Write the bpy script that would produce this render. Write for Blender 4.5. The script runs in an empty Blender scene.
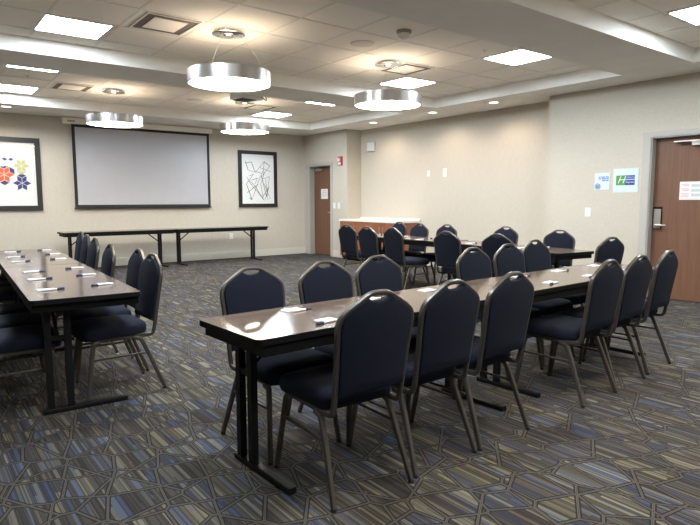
import bpy, bmesh, math, random
from mathutils import Vector, Matrix
random.seed(7)
PI = math.pi
scene = bpy.context.scene
COL = scene.collection

# ------------------------------------------------------------------ materials
def new_mat(name):
    m = bpy.data.materials.new(name); m.use_nodes = True
    nt = m.node_tree
    return m, nt, nt.nodes['Principled BSDF']

def mat(name, col, rough=0.6, metal=0.0, spec=0.5, noise=None, bump=None, coat=0.0):
    """principled material; noise=(scale, amount) varies colour, bump=(scale, strength, dist)"""
    m, nt, b = new_mat(name)
    b.inputs['Base Color'].default_value = (*col, 1)
    b.inputs['Roughness'].default_value = rough
    b.inputs['Metallic'].default_value = metal
    b.inputs['Specular IOR Level'].default_value = spec
    b.inputs['Coat Weight'].default_value = coat
    tc = nt.nodes.new('ShaderNodeTexCoord')
    if noise:
        n = nt.nodes.new('ShaderNodeTexNoise'); n.inputs['Scale'].default_value = noise[0]; n.inputs['Detail'].default_value = 4
        nt.links.new(tc.outputs['Object'], n.inputs['Vector'])
        r = nt.nodes.new('ShaderNodeValToRGB')
        lo = tuple(c * (1 - noise[1]) for c in col); hi = tuple(min(1, c * (1 + noise[1])) for c in col)
        r.color_ramp.elements[0].position = .3; r.color_ramp.elements[1].position = .7
        r.color_ramp.elements[0].color = (*lo, 1); r.color_ramp.elements[1].color = (*hi, 1)
        nt.links.new(n.outputs['Fac'], r.inputs['Fac']); nt.links.new(r.outputs['Color'], b.inputs['Base Color'])
    if bump:
        n2 = nt.nodes.new('ShaderNodeTexNoise'); n2.inputs['Scale'].default_value = bump[0]; n2.inputs['Detail'].default_value = 3
        nt.links.new(tc.outputs['Object'], n2.inputs['Vector'])
        bp = nt.nodes.new('ShaderNodeBump'); bp.inputs['Strength'].default_value = bump[1]; bp.inputs['Distance'].default_value = bump[2]
        nt.links.new(n2.outputs['Fac'], bp.inputs['Height']); nt.links.new(bp.outputs['Normal'], b.inputs['Normal'])
    return m

def emis(name, col, strength):
    m, nt, b = new_mat(name)
    b.inputs['Base Color'].default_value = (.9, .9, .9, 1)
    b.inputs['Emission Color'].default_value = (*col, 1)
    b.inputs['Emission Strength'].default_value = strength
    return m

def math_node(nt, op, a, b=None, c=None):
    n = nt.nodes.new('ShaderNodeMath'); n.operation = op
    for i, v in enumerate((a, b, c)):
        if v is None: continue
        if isinstance(v, (int, float)): n.inputs[i].default_value = v
        else: nt.links.new(v, n.inputs[i])
    return n.outputs[0]

def mix_col(nt, fac, a, b, mode='MIX'):
    n = nt.nodes.new('ShaderNodeMix'); n.data_type = 'RGBA'; n.blend_type = mode
    for sock, v in ((n.inputs[0], fac), (n.inputs[6], a), (n.inputs[7], b)):
        if isinstance(v, (int, float)): sock.default_value = v
        elif isinstance(v, tuple): sock.default_value = (*v, 1)
        else: nt.links.new(v, sock)
    return n.outputs[2]

def carpet_mat():
    m, nt, b = new_mat('carpet')
    tc = nt.nodes.new('ShaderNodeTexCoord'); sep = nt.nodes.new('ShaderNodeSeparateXYZ')
    nt.links.new(tc.outputs['Object'], sep.inputs[0]); X, Y = sep.outputs[0], sep.outputs[1]
    # geometric web: two even voronoi nets laid over one another
    def net(sx, sy, rot, rnd):
        mp = nt.nodes.new('ShaderNodeMapping'); mp.inputs['Scale'].default_value = (sx, sy, 1); mp.inputs['Rotation'].default_value = (0, 0, rot)
        nt.links.new(tc.outputs['Object'], mp.inputs[0]); r_ = []
        for feat in ('DISTANCE_TO_EDGE', 'F1'):
            v = nt.nodes.new('ShaderNodeTexVoronoi'); v.voronoi_dimensions = '2D'; v.feature = feat
            v.inputs['Scale'].default_value = 1; v.inputs['Randomness'].default_value = rnd
            nt.links.new(mp.outputs[0], v.inputs['Vector']); r_.append(v)
        return math_node(nt, 'DIVIDE', r_[0].outputs['Distance'], (sx + sy) / 2), r_[1].outputs['Color']
    d1_, c1_ = net(4.9, 4.4, .3, .36)
    d2_, c2_ = net(3.3, 3.0, 1.1, .6)
    d = math_node(nt, 'MINIMUM', d1_, d2_)
    csep = nt.nodes.new('ShaderNodeSeparateColor'); nt.links.new(mix_col(nt, .5, c1_, c2_), csep.inputs[0])
    ch = nt.nodes.new('ShaderNodeTexWhiteNoise'); ch.noise_dimensions = '3D'; nt.links.new(mix_col(nt, .5, c1_, c2_), ch.inputs['Vector'])
    csep = nt.nodes.new('ShaderNodeSeparateColor'); nt.links.new(ch.outputs['Color'], csep.inputs[0])
    # stripes run along Y; every column is cut into dashes of a random phase
    def stripes(w, L, seed):
        col = math_node(nt, 'FLOOR', math_node(nt, 'DIVIDE', X, w))
        wn = nt.nodes.new('ShaderNodeTexWhiteNoise'); wn.noise_dimensions = '1D'
        nt.links.new(math_node(nt, 'ADD', col, seed), wn.inputs['W'])
        ph = math_node(nt, 'MULTIPLY', wn.outputs['Value'], 7.0)
        row = math_node(nt, 'FLOOR', math_node(nt, 'ADD', math_node(nt, 'DIVIDE', Y, L), ph))
        cmb = nt.nodes.new('ShaderNodeCombineXYZ'); nt.links.new(col, cmb.inputs[0]); nt.links.new(row, cmb.inputs[1])
        nt.links.new(math_node(nt, 'MULTIPLY', csep.outputs[0], 3.0), cmb.inputs[2])
        w2 = nt.nodes.new('ShaderNodeTexWhiteNoise'); w2.noise_dimensions = '3D'
        nt.links.new(cmb.outputs[0], w2.inputs['Vector'])
        return w2.outputs['Value'], w2.outputs['Color']
    val, _ = stripes(.0165, 1.9, 3.0)
    ramp = nt.nodes.new('ShaderNodeValToRGB'); cr = ramp.color_ramp; cr.interpolation = 'CONSTANT'
    stops = [(0, (.045, .040, .038)), (.20, (.085, .076, .068)), (.36, (.14, .128, .11)), (.5, (.06, .053, .048)),
             (.60, (.20, .185, .15)), (.68, (.27, .245, .155)), (.76, (.068, .09, .185)), (.85, (.13, .16, .225)),
             (.92, (.33, .31, .24)), (.96, (.17, .125, .08))]
    cr.elements[0].position = 0; cr.elements[0].color = (*stops[0][1], 1)
    cr.elements[1].position = stops[1][0]; cr.elements[1].color = (*stops[1][1], 1)
    for p, c in stops[2:]:
        e = cr.elements.new(p); e.color = (*c, 1)
    nt.links.new(val, ramp.inputs['Fac'])
    # cells lean towards blue, straw or grey as a whole
    cell = nt.nodes.new('ShaderNodeValToRGB'); ce = cell.color_ramp; ce.interpolation = 'CONSTANT'
    ce.elements[0].color = (.10, .092, .082, 1); ce.elements[1].position = .38; ce.elements[1].color = (.082, .105, .165, 1)
    e = ce.elements.new(.60); e.color = (.18, .165, .115, 1)
    e = ce.elements.new(.80); e.color = (.07, .063, .058, 1)
    nt.links.new(csep.outputs[1], cell.inputs['Fac'])
    base = mix_col(nt, .34, ramp.outputs['Color'], cell.outputs['Color'])
    thin, _ = stripes(.0066, 1.3, 41.0)
    base = mix_col(nt, math_node(nt, 'MULTIPLY', math_node(nt, 'GREATER_THAN', thin, .66), .62), base, (.03, .027, .026))
    # fine stripes darken every other thread
    fine = math_node(nt, 'SINE', math_node(nt, 'MULTIPLY', X, 2 * PI / .0082))
    fr = math_node(nt, 'MULTIPLY_ADD', fine, .12, .94)
    fcol = nt.nodes.new('ShaderNodeCombineColor')
    for i in range(3): nt.links.new(fr, fcol.inputs[i])
    base = mix_col(nt, 1.0, base, fcol.outputs[0], 'MULTIPLY')
    # double outline
    def step(lo, hi):
        a = math_node(nt, 'GREATER_THAN', d, lo); c = math_node(nt, 'LESS_THAN', d, hi)
        return math_node(nt, 'MULTIPLY', a, c)
    dark = math_node(nt, 'LESS_THAN', d, .0120)
    tan = step(.0008, .0050)
    base = mix_col(nt, math_node(nt, 'MULTIPLY', dark, .95), base, (.024, .022, .021))
    base = mix_col(nt, math_node(nt, 'MULTIPLY', tan, .9), base, (.14, .124, .108))
    gain = nt.nodes.new('ShaderNodeMix'); gain.data_type = 'RGBA'; gain.blend_type = 'MULTIPLY'; gain.inputs[0].default_value = 1
    nt.links.new(base, gain.inputs[6]); gain.inputs[7].default_value = (*CARPET_GAIN, 1)
    nt.links.new(gain.outputs[2], b.inputs['Base Color'])
    b.inputs['Roughness'].default_value = .95; b.inputs['Specular IOR Level'].default_value = .12
    n2 = nt.nodes.new('ShaderNodeTexNoise'); n2.inputs['Scale'].default_value = 420
    nt.links.new(tc.outputs['Object'], n2.inputs['Vector'])
    bp = nt.nodes.new('ShaderNodeBump'); bp.inputs['Strength'].default_value = .35; bp.inputs['Distance'].default_value = .004
    nt.links.new(n2.outputs['Fac'], bp.inputs['Height']); nt.links.new(bp.outputs['Normal'], b.inputs['Normal'])
    return m

def wallpaper(name, col):
    """woven vinyl wall covering: fine crossed threads with soft mottling"""
    m, nt, b = new_mat(name)
    tc = nt.nodes.new('ShaderNodeTexCoord')
    outs = []
    for sc in ((14, 14, 160), (150, 150, 10)):
        mp = nt.nodes.new('ShaderNodeMapping'); mp.inputs['Scale'].default_value = sc
        nt.links.new(tc.outputs['Object'], mp.inputs[0])
        n = nt.nodes.new('ShaderNodeTexNoise'); n.inputs['Scale'].default_value = 1; n.inputs['Detail'].default_value = 3
        nt.links.new(mp.outputs[0], n.inputs['Vector']); outs.append(n.outputs['Fac'])
    s = math_node(nt, 'MULTIPLY', math_node(nt, 'ADD', outs[0], outs[1]), .5)
    r = nt.nodes.new('ShaderNodeValToRGB')
    r.color_ramp.elements[0].position = .36; r.color_ramp.elements[1].position = .64
    r.color_ramp.elements[0].color = (*[c * .935 for c in col], 1); r.color_ramp.elements[1].color = (*[c * 1.06 for c in col], 1)
    nt.links.new(s, r.inputs['Fac']); nt.links.new(r.outputs['Color'], b.inputs['Base Color'])
    b.inputs['Roughness'].default_value = .75; b.inputs['Specular IOR Level'].default_value = .3
    bp = nt.nodes.new('ShaderNodeBump'); bp.inputs['Strength'].default_value = .15; bp.inputs['Distance'].default_value = .002
    nt.links.new(s, bp.inputs['Height']); nt.links.new(bp.outputs['Normal'], b.inputs['Normal'])
    return m

def wood(name, c1, c2, axis, rough, scale=1.0, coat=0.0, spec=.5):
    """straight grained wood veneer; axis = direction of the grain"""
    m, nt, b = new_mat(name)
    tc = nt.nodes.new('ShaderNodeTexCoord'); mp = nt.nodes.new('ShaderNodeMapping')
    s = [34 * scale] * 3; s[axis] = 1.6 * scale; mp.inputs['Scale'].default_value = s
    nt.links.new(tc.outputs['Object'], mp.inputs[0])
    n = nt.nodes.new('ShaderNodeTexNoise'); n.inputs['Scale'].default_value = 1; n.inputs['Detail'].default_value = 5; n.inputs['Distortion'].default_value = .3
    nt.links.new(mp.outputs[0], n.inputs['Vector'])
    r = nt.nodes.new('ShaderNodeValToRGB'); r.color_ramp.elements[0].position = .3; r.color_ramp.elements[1].position = .7
    r.color_ramp.elements[0].color = (*c1, 1); r.color_ramp.elements[1].color = (*c2, 1)
    nt.links.new(n.outputs['Fac'], r.inputs['Fac']); nt.links.new(r.outputs['Color'], b.inputs['Base Color'])
    b.inputs['Roughness'].default_value = rough; b.inputs['Coat Weight'].default_value = coat; b.inputs['Specular IOR Level'].default_value = spec
    return m

def glass_mat():
    m = bpy.data.materials.new('picture_glass'); m.use_nodes = True; nt = m.node_tree; nt.nodes.clear()
    out = nt.nodes.new('ShaderNodeOutputMaterial'); mx = nt.nodes.new('ShaderNodeMixShader')
    tr = nt.nodes.new('ShaderNodeBsdfTransparent'); gl = nt.nodes.new('ShaderNodeBsdfGlossy'); gl.inputs['Roughness'].default_value = .03
    lw = nt.nodes.new('ShaderNodeLayerWeight'); fr = nt.nodes.new('ShaderNodeMath'); fr.operation = 'MULTIPLY_ADD'
    pw = math_node(nt, 'POWER', lw.outputs['Facing'], 4.0); nt.links.new(pw, fr.inputs[0]); fr.inputs[1].default_value = .55; fr.inputs[2].default_value = .04
    nt.links.new(fr.outputs[0], mx.inputs[0]); nt.links.new(tr.outputs[0], mx.inputs[1]); nt.links.new(gl.outputs[0], mx.inputs[2])
    nt.links.new(mx.outputs[0], out.inputs[0])
    return m

CARPET_GAIN = (.66, .645, .63)
PANEL_STR, RING_STR, RINGUP_STR, SPOT_W = 68.0, 26.0, 3.0, 44.0
EXPOSURE = 0.12

M = {
 'carpet': carpet_mat(),
 'wall': wallpaper('woven_wallpaper', (.51, .458, .38)),
 'paint': mat('ceiling_paint', (.80, .77, .72), .85, noise=(3, .03)),
 'tile': mat('ceiling_tile', (.90, .85, .77), .95, spec=.1, noise=(90, .05), bump=(260, .3, .003)),
 'tbar': mat('ceiling_grid_white', (.78, .74, .68), .6),
 'base': mat('baseboard_vinyl', (.56, .525, .45), .5, noise=(4, .03)),
 'frame_door': mat('door_frame_paint', (.33, .305, .27), .45),
 'casing': mat('door_casing_paint', (.43, .40, .355), .5),
 'door': wood('door_veneer', (.130, .056, .030), (.170, .080, .044), 2, .5, 1.2),
 'cab': wood('cabinet_veneer', (.20, .068, .032), (.28, .105, .048), 2, .45),
 'counter': mat('counter_laminate', (.72, .68, .62), .35, noise=(60, .05)),
 'table': wood('table_laminate', (.095, .066, .050), (.15, .106, .080), 0, .125, .8, spec=.34),
 'edge': mat('black_edge', (.005, .0048, .0048), .6, spec=.12, noise=(30, .1)),
 'black_metal': mat('black_powder_coat', (.006, .006, .0065), .5, spec=.18, bump=(300, .1, .001)),
 'fabric': mat('navy_upholstery', (.0088, .0106, .0195), .92, spec=.15, noise=(240, .35), bump=(420, .35, .002)),
 'frame': mat('pewter_chair_frame', (.075, .066, .056), .36, .5, noise=(200, .18)),
 'rubber': mat('black_rubber', (.02, .02, .02), .8),
 'silver': mat('brushed_silver', (.62, .60, .58), .28, 1.0, noise=(40, .05)),
 'chrome': mat('polished_chrome', (.75, .73, .70), .12, 1.0),
 'steel': mat('satin_steel', (.5, .48, .45), .35, .9),
 'white': mat('white_plastic', (.70, .69, .66), .45),
 'paper': mat('white_paper', (.74, .74, .745), .8),
 'pink': mat('pink_print', (.75, .38, .36), .8),
 'greyprint': mat('grey_print', (.52, .54, .52), .8),
 'bluetext': mat('blue_print', (.12, .22, .48), .8),
 'green': mat('green_print', (.08, .27, .055), .7),
 'royal': mat('royal_blue_print', (.035, .055, .24), .7),
 'sky': mat('pale_blue_print', (.42, .52, .74), .7),
 'plate': mat('sign_acrylic', (.58, .64, .66), .35),
 'navy': mat('navy_pen', (.015, .018, .06), .35),
 'red': mat('red_alarm', (.42, .03, .05), .4),
 'blackwood': mat('black_picture_frame', (.010, .0085, .008), .45, noise=(30, .2)),
 'mat_white': mat('art_paper', (.74, .73, .71), .8),
 'ink': mat('black_ink', (.03, .03, .03), .8),
 'orange': mat('orange_print', (.72, .13, .04), .8),
 'indigo': mat('indigo_print', (.04, .04, .16), .8),
 'olive': mat('olive_print', (.53, .50, .25), .8),
 'screen': mat('screen_fabric', (.42, .41, .425), .7, noise=(4, .02)),
 'screenblack': mat('screen_border', (.014, .013, .013), .8),
 'case': mat('screen_case', (.84, .80, .69), .5),
 'tag': mat('olive_tag', (.38, .33, .13), .6),
 'dark': mat('matte_near_black', (.02, .018, .016), .9),  # plain near-black for outlet slots, projector lens and underside
 'slot': mat('vent_slot', (.13, .115, .10), .8),
 'grille': mat('speaker_grille', (.70, .66, .60), .7, bump=(300, .5, .003)),
 'panel_light': emis('cool_lamp_panel', (.80, .91, 1.0), PANEL_STR),
 'ring_light': emis('warm_ring_diffuser', (1.0, .88, .72), RING_STR),
 'ring_up': emis('warm_ring_top_diffuser', (1.0, .80, .58), RINGUP_STR),
 'down_light': emis('downlight_lens', (1.0, .87, .72), 6.0),
 'cable': mat('steel_cable', (.55, .52, .48), .3, .8),
 'glass': glass_mat(),
}

# ------------------------------------------------------------------ mesh builder
class MB:
    def __init__(s): s.v = []; s.f = []; s.m = []; s.mats = []
    def mi(s, m):
        if m not in s.mats: s.mats.append(m)
        return s.mats.index(m)
    def add(s, vs, fs, m):
        k = len(s.v); s.v += [tuple(p) for p in vs]; i = s.mi(m)
        for f in fs: s.f.append([k + a for a in f]); s.m.append(i)
    def box(s, a, b, m, top=None):
        x0, y0, z0 = a; x1, y1, z1 = b
        vs = [(x0,y0,z0),(x1,y0,z0),(x1,y1,z0),(x0,y1,z0),(x0,y0,z1),(x1,y0,z1),(x1,y1,z1),(x0,y1,z1)]
        s.add(vs, [(3,2,1,0),(0,1,5,4),(1,2,6,5),(2,3,7,6),(3,0,4,7)], m); s.add(vs, [(4,5,6,7)], top or m)
    def quad(s, pts, m): s.add(pts, [tuple(range(len(pts)))], m)
    def prism(s, outline, z0, z1, m, xf=None, top=None, bevel=0.0):
        """extrude a 2D outline; bevel insets the two rims. xf maps (x,y,z)->point"""
        xf = xf or (lambda p: p)
        n = len(outline)
        cx = sum(p[0] for p in outline) / n; cy = sum(p[1] for p in outline) / n
        def inset(k):
            if k == 0: return outline
            out = []
            for i in range(n):
                px, py = outline[i]; ax, ay = outline[i-1]; bx, by = outline[(i+1) % n]
                tx, ty = bx - ax, by - ay; l = math.hypot(tx, ty) or 1
                out.append((px - ty / l * k, py + tx / l * k))
            return out
        layers = [(0, z0), (0, z1)] if not bevel else [(bevel, z0), (bevel*.3, z0 + bevel*.3), (0, z0 + bevel), (0, z1 - bevel), (bevel*.3, z1 - bevel*.3), (bevel, z1)]
        vs = []
        for k, z in layers: vs += [xf((x, y, z)) for x, y in inset(k)]
        fs = []
        for L in range(len(layers) - 1):
            for i in range(n):
                j = (i + 1) % n
                fs.append((L*n+i, L*n+j, (L+1)*n+j, (L+1)*n+i))
        fs.append(tuple(reversed(range(n)))); s.add(vs, fs, m)
        s.add(vs, [tuple((len(layers)-1)*n + i for i in range(n))], top or m)
    def tube(s, pts, r, m, seg=8, sec=None, closed=False, cap=True):
        """sweep along pts; r scalar or list; sec=(half_a, half_b, up) sweeps a rounded rectangle"""
        pts = [Vector(p) for p in pts]; n = len(pts)
        rs = r if isinstance(r, (list, tuple)) else [r] * n
        vs = []; prev = None
        for i, p in enumerate(pts):
            if closed: t = (pts[(i+1) % n] - pts[i-1])
            else: t = pts[min(i+1, n-1)] - pts[max(i-1, 0)]
            t.normalize()
            up = Vector(sec[2]) if sec else (prev if prev is not None else (Vector((0,0,1)) if abs(t.z) < .9 else Vector((1,0,0))))
            a = up - t * up.dot(t)
            if a.length < 1e-5: a = Vector((1,0,0)) - t * t.x
            a.normalize(); bb = t.cross(a); prev = a
            for k in range(seg):
                th = 2 * PI * (k + .5) / seg
                c, q = math.cos(th), math.sin(th)
                if sec:
                    e = .55
                    c = math.copysign(abs(c) ** e, c) * sec[0]; q = math.copysign(abs(q) ** e, q) * sec[1]
                    vs.append(p + (a * c + bb * q) * rs[i])
                else: vs.append(p + (a * c + bb * q) * rs[i])
        fs = []
        for i in range(n if closed else n - 1):
            j = (i + 1) % n
            for k in range(seg):
                l = (k + 1) % seg
                fs.append((i*seg+k, i*seg+l, j*seg+l, j*seg+k))
        if cap and not closed:
            fs.append(tuple(reversed(range(seg)))); fs.append(tuple((n-1)*seg + k for k in range(seg)))
        s.add(vs, fs, m)
    def lathe(s, prof, m, seg=48, c=(0,0,0), mats=None, axis='z'):
        """prof = [(r,z)...] spun about z; mats: material for each profile segment"""
        base = len(s.v)
        for r, z in prof:
            for k in range(seg):
                t = 2 * PI * k / seg
                p = (r*math.cos(t), r*math.sin(t), z)
                if axis == 'x': p = (p[2], p[0], p[1])
                if axis == 'y': p = (p[0], p[2], p[1])
                s.v.append((c[0]+p[0], c[1]+p[1], c[2]+p[2]))
        for i in range(len(prof) - 1):
            mm = s.mi(mats[i] if mats else m)
            for k in range(seg):
                l = (k + 1) % seg
                s.f.append([base+i*seg+k, base+i*seg+l, base+(i+1)*seg+l, base+(i+1)*seg+k]); s.m.append(mm)
    def build(s, name, parent=None, smooth=False, loc=None):
        me = bpy.data.meshes.new(name); me.from_pydata(s.v, [], s.f)
        for m in s.mats: me.materials.append(M[m])
        me.polygons.foreach_set('material_index', s.m)
        bm = bmesh.new(); bm.from_mesh(me)
        bmesh.ops.remove_doubles(bm, verts=bm.verts, dist=1e-6)
        bmesh.ops.recalc_face_normals(bm, faces=bm.faces)
        bm.to_mesh(me); bm.free()
        if smooth:
            me.polygons.foreach_set('use_smooth', [True] * len(me.polygons))
            me.set_sharp_from_angle(angle=math.radians(38))
        o = bpy.data.objects.new(name, me); COL.objects.link(o)
        if parent: o.parent = parent
        if loc: o.location = loc
        return o

def empty(name, loc=(0,0,0), rz=0):
    o = bpy.data.objects.new(name, None); COL.objects.link(o)
    o.empty_display_size = .1; o.location = loc; o.rotation_euler = (0, 0, rz); return o
def tag(o, label, cat, group=None):
    o['label'] = label; o['category'] = cat
    if group: o['group'] = group
    return o
def struct(o, label=None, cat=None):
    o['kind'] = 'structure'
    if label: o['label'] = label
    if cat: o['category'] = cat
    return o
def children(o): return KIDS.get(o.name, [])
KIDS = {}
def index_kids():
    KIDS.clear()
    for o in bpy.data.objects:
        if o.parent: KIDS.setdefault(o.parent.name, []).append(o)
def dup(o, loc=None, rz=None, parent=None):
    """copy of a thing with copies of its parts and sub-parts (mesh data shared)"""
    c = o.copy(); COL.objects.link(c)
    if parent: c.parent = parent
    if loc is not None: c.location = loc
    if rz is not None: c.rotation_euler = (0, 0, rz)
    for k in list(children(o)): dup(k, parent=c)
    return c
ORD = ['nearest', 'second', 'third', 'fourth', 'fifth', 'farthest']

# ------------------------------------------------------------------ room (metres; camera stands over the origin)
YB, XR, XA, XL, YF = 11.776, 7.68, 8.069, -1.6, -2.6   # back wall, right wall, niche wall, left wall, wall behind the camera
ZS, ZT = 2.803, 2.965                                   # soffit underside, tray ceiling
NY0, NY1 = 5.126, 10.08                                 # niche in the right wall
TX0, TX1 = -.74, 7.12                                   # trays
TRAYS = [(-1.9, 2.93), (3.75, 6.925), (7.69, 10.68)]
T = .12

b = MB(); b.box((XL-T, YF-T, -.1), (XA+T, YB+T, 0), 'carpet'); struct(b.build('floor'))
b = MB(); b.box((XL-T, YB, 0), (XA+T, YB+T, 3.2), 'wall'); struct(b.build('wall_back'))
b = MB(); b.box((XL-T, YF-T, 0), (XL, YB, 3.2), 'wall'); struct(b.build('wall_left'))
b = MB(); b.box((XL, YF-T, 0), (XA+T, YF, 3.2), 'wall'); struct(b.build('wall_front'))
# right wall with two door openings and a shallow niche
D1 = (10.66, 11.565, 2.10)      # far door: y0, y1, height
D2 = (2.63, 3.64, 2.106)       # near door
W2 = XA + .25
b = MB()
b.box((XR, YF, 0), (W2, D2[0], 3.2), 'wall'); b.box((XR, D2[0], D2[2]), (W2, D2[1], 3.2), 'wall')
b.box((XR, D2[1], 0), (W2, NY0, 3.2), 'wall'); b.box((XA, NY0, 0), (W2, NY1, 3.2), 'wall')
b.box((XR, NY1, 0), (W2, D1[0], 3.2), 'wall'); b.box((XR, D1[0], D1[2]), (W2, D1[1], 3.2), 'wall')
b.box((XR, D1[1], 0), (W2, YB, 3.2), 'wall')
struct(b.build('wall_right'))

# ceiling: soffit slab cut by three trays, tiled tray bottoms on a white grid
b = MB(); xs = [XL-T, TX0, TX1, W2]; ys = [YF-T] + [v for t in TRAYS for v in t] + [YB+T]
for i in range(len(ys) - 1):
    hole = i % 2 == 1
    for j in range(3):
        if hole and j == 1: continue
        b.quad([(xs[j], ys[i], ZS), (xs[j], ys[i+1], ZS), (xs[j+1], ys[i+1], ZS), (xs[j+1], ys[i], ZS)], 'paint')
GX = [1.15 + .631 * k for k in range(-3, 10)]
for ti, (y0, y1) in enumerate(TRAYS):
    for p, q in (((TX0,y0),(TX1,y0)), ((TX1,y0),(TX1,y1)), ((TX1,y1),(TX0,y1)), ((TX0,y1),(TX0,y0))):
        b.quad([(*p, ZS), (*q, ZS), (*q, ZT), (*p, ZT)], 'paint')
    b.quad([(TX0,y0,ZT), (TX0,y1,ZT), (TX1,y1,ZT), (TX1,y0,ZT)], 'tile')
    g0 = {0: 1.955, 1: 4.066, 2: 7.95}[ti]
    gy = [g0 + .634 * k for k in range(-8, 9) if y0 + .03 < g0 + .634 * k < y1 - .03]
    for x in GX:
        if TX0 < x < TX1: b.box((x-.012, y0, ZT-.004), (x+.012, y1, ZT+.01), 'tbar')
    for y in gy: b.box((TX0, y-.012, ZT-.0045), (TX1, y+.012, ZT+.01), 'tbar')
b.box((XL-T, YF-T, 3.2), (W2, YB+T, 3.25), 'paint')
struct(b.build('ceiling'))

# baseboards
H_B = .155
def bboard(name, runs):
    b = MB()
    for a, c in runs:
        b.box((a[0], a[1], 0), (c[0], c[1], H_B - .012), 'base')
        b.box((a[0] + (.004 if c[0]-a[0] < .05 else 0), a[1] + (.004 if c[1]-a[1] < .05 else 0), H_B - .012), (c[0], c[1], H_B), 'base')
    struct(b.build(name))
bboard('baseboard_back', [((XL, YB-.014), (XR, YB))])
bboard('baseboard_right', [((XR-.014, D2[1]+.08), (XR, NY0)), ((XA-.014, NY0), (XA, NY1)), ((XR-.014, NY1), (XR, D1[0]-.06)),
                           ((XR, NY1-.014), (XA, NY1)), ((XR-.014, YF), (XR, D2[0]-.08))])
bboard('baseboard_left', [((XL, YF), (XL+.014, YB))])

def make_door(n, D, fw_lo, fw_hi, dep, leaf_gap, hinge_low):
    y0, y1, z1 = D
    root = empty('door_%d' % n, (XR + dep, (y0+y1)/2, 0)); struct(root)
    ox, oy = XR + dep, (y0+y1)/2
    def P(bm, name, mt=None): return bm.build(name, root)
    f = MB(); t = .045
    def bx(a, c, m): f.box((a[0]-ox, a[1]-oy, a[2]), (c[0]-ox, c[1]-oy, c[2]), m)
    # jamb lining and casing
    xb = XR+dep+.06
    bx((XR-.004, y1-t, 0), (xb, y1, z1-t), 'frame_door'); bx((XR-.004, y0, 0), (xb, y0+t, z1-t), 'frame_door')
    bx((XR-.004, y0, z1-t), (xb, y1, z1), 'frame_door')
    zc = z1-t*.6
    bx((XR-.016, y1-t*.6, 0), (XR-.004, y1+fw_hi, zc), 'casing'); bx((XR-.016, y0-fw_lo, 0), (XR-.004, y0+t*.6, zc), 'casing')
    bx((XR-.016, y0-fw_lo, zc), (XR-.004, y1+fw_hi, z1+.035), 'casing')
    bx((XR-.004, y1+.002, 0), (XR-.0005, y1+fw_hi, z1+.035), 'casing'); bx((XR-.004, y0-fw_lo, 0), (XR-.0005, y0-.002, z1+.035), 'casing')
    f.build('door_frame', root)
    l = MB(); l.box((0, y0+t-oy+.003, .008), (.045, y1-t-oy-.003, z1-t-.003), 'door'); l.build('door_leaf', root)
    return root, ox, oy
d1, ox, oy = make_door(1, D1, .045, .125, .12, 0, True)
# closer on the far door
c = MB(); c.box((-.055, .05, 1.955), (-.001, .30, 2.01), 'steel'); c.tube([(-.05, .12, 2.02), (-.10, .30, 2.03), (-.04, .40, 2.035)], .010, 'steel', 6); c.build('door_closer', d1)
l = MB(); l.box((-.008, -.355, .93), (-.001, -.30, 1.12), 'steel'); l.tube([(-.03, -.33, 1.0), (-.05, -.33, 1.0), (-.05, -.22, 1.0)], .009, 'steel', 8); l.build('lockset', d1)
d2, ox, oy = make_door(2, D2, .075, .075, .09, 0, True)
ye = D2[1] - oy
l = MB()
l.box((-.016, ye-.168, .90), (-.001, ye-.062, 1.185), 'edge'); l.box((-.018, ye-.160, .91), (-.0155, ye-.070, 1.16), 'steel')
l.lathe([(0,-.03),(.026,-.03),(.026,0)], 'steel', 20, (-.012, ye-.11, .95), axis='x')
l.tube([(-.015, ye-.11, .95), (-.055, ye-.11, .95), (-.06, ye-.14, .95), (-.06, ye-.24, .953)], [.012, .012, .0125, .009], 'silver', 10)
l.build('lockset', d2, True)
c = MB(); c.box((-.06, ye-.75, 1.945), (-.001, ye-.50, 2.0), 'steel'); c.box((-.085, ye-.62, 1.993), (-.015, ye-.30, 2.007), 'silver'); c.build('door_closer', d2)

# ------------------------------------------------------------------ chairs
def superloop(hw, y0, y1, hwr, e, n=40):
    """rounded seat outline: half width hw at the front (y1), hwr at the rear (y0)"""
    out = []
    for k in range(n):
        t = 2 * PI * k / n; c, s_ = math.cos(t), math.sin(t)
        x = math.copysign(abs(c) ** e, c); y = math.copysign(abs(s_) ** e, s_)
        w = hwr + (hw - hwr) * (y + 1) / 2
        out.append((x * w, (y0 + y1) / 2 + y * (y1 - y0) / 2))
    return out

def back_y(z): return -.203 - (z - .44) * .155           # leaning plane of the backrest
def back_outline():
    """half outline (x,z) of the back frame from bottom to crown"""
    pts = [(.180, .43), (.182, .52), (.186, .62), (.191, .70), (.1945, .757), (.193, .785), (.182, .811), (.156, .834), (.118, .857), (.086, .876), (.060, .892), (.036, .900), (0, .901)]
    return pts
def resample(p, n):
    L = [0]
    for i in range(len(p)-1): L.append(L[-1] + math.dist(p[i], p[i+1]))
    out = []
    for k in range(n):
        t = L[-1] * k / (n-1)
        for i in range(len(p)-1):
            if t <= L[i+1] + 1e-9:
                u = (t - L[i]) / max(L[i+1]-L[i], 1e-9)
                out.append(tuple(p[i][j] + (p[i+1][j]-p[i][j])*u for j in range(len(p[0])))); break
    return out
def smooth_path(p, it=2):
    for _ in range(it):
        q = [p[0]]
        for a, c in zip(p[:-1], p[1:]):
            q.append(tuple(a[i]*.75 + c[i]*.25 for i in range(len(a)))); q.append(tuple(a[i]*.25 + c[i]*.75 for i in range(len(a))))
        q.append(p[-1]); p = q
    return p

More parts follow.
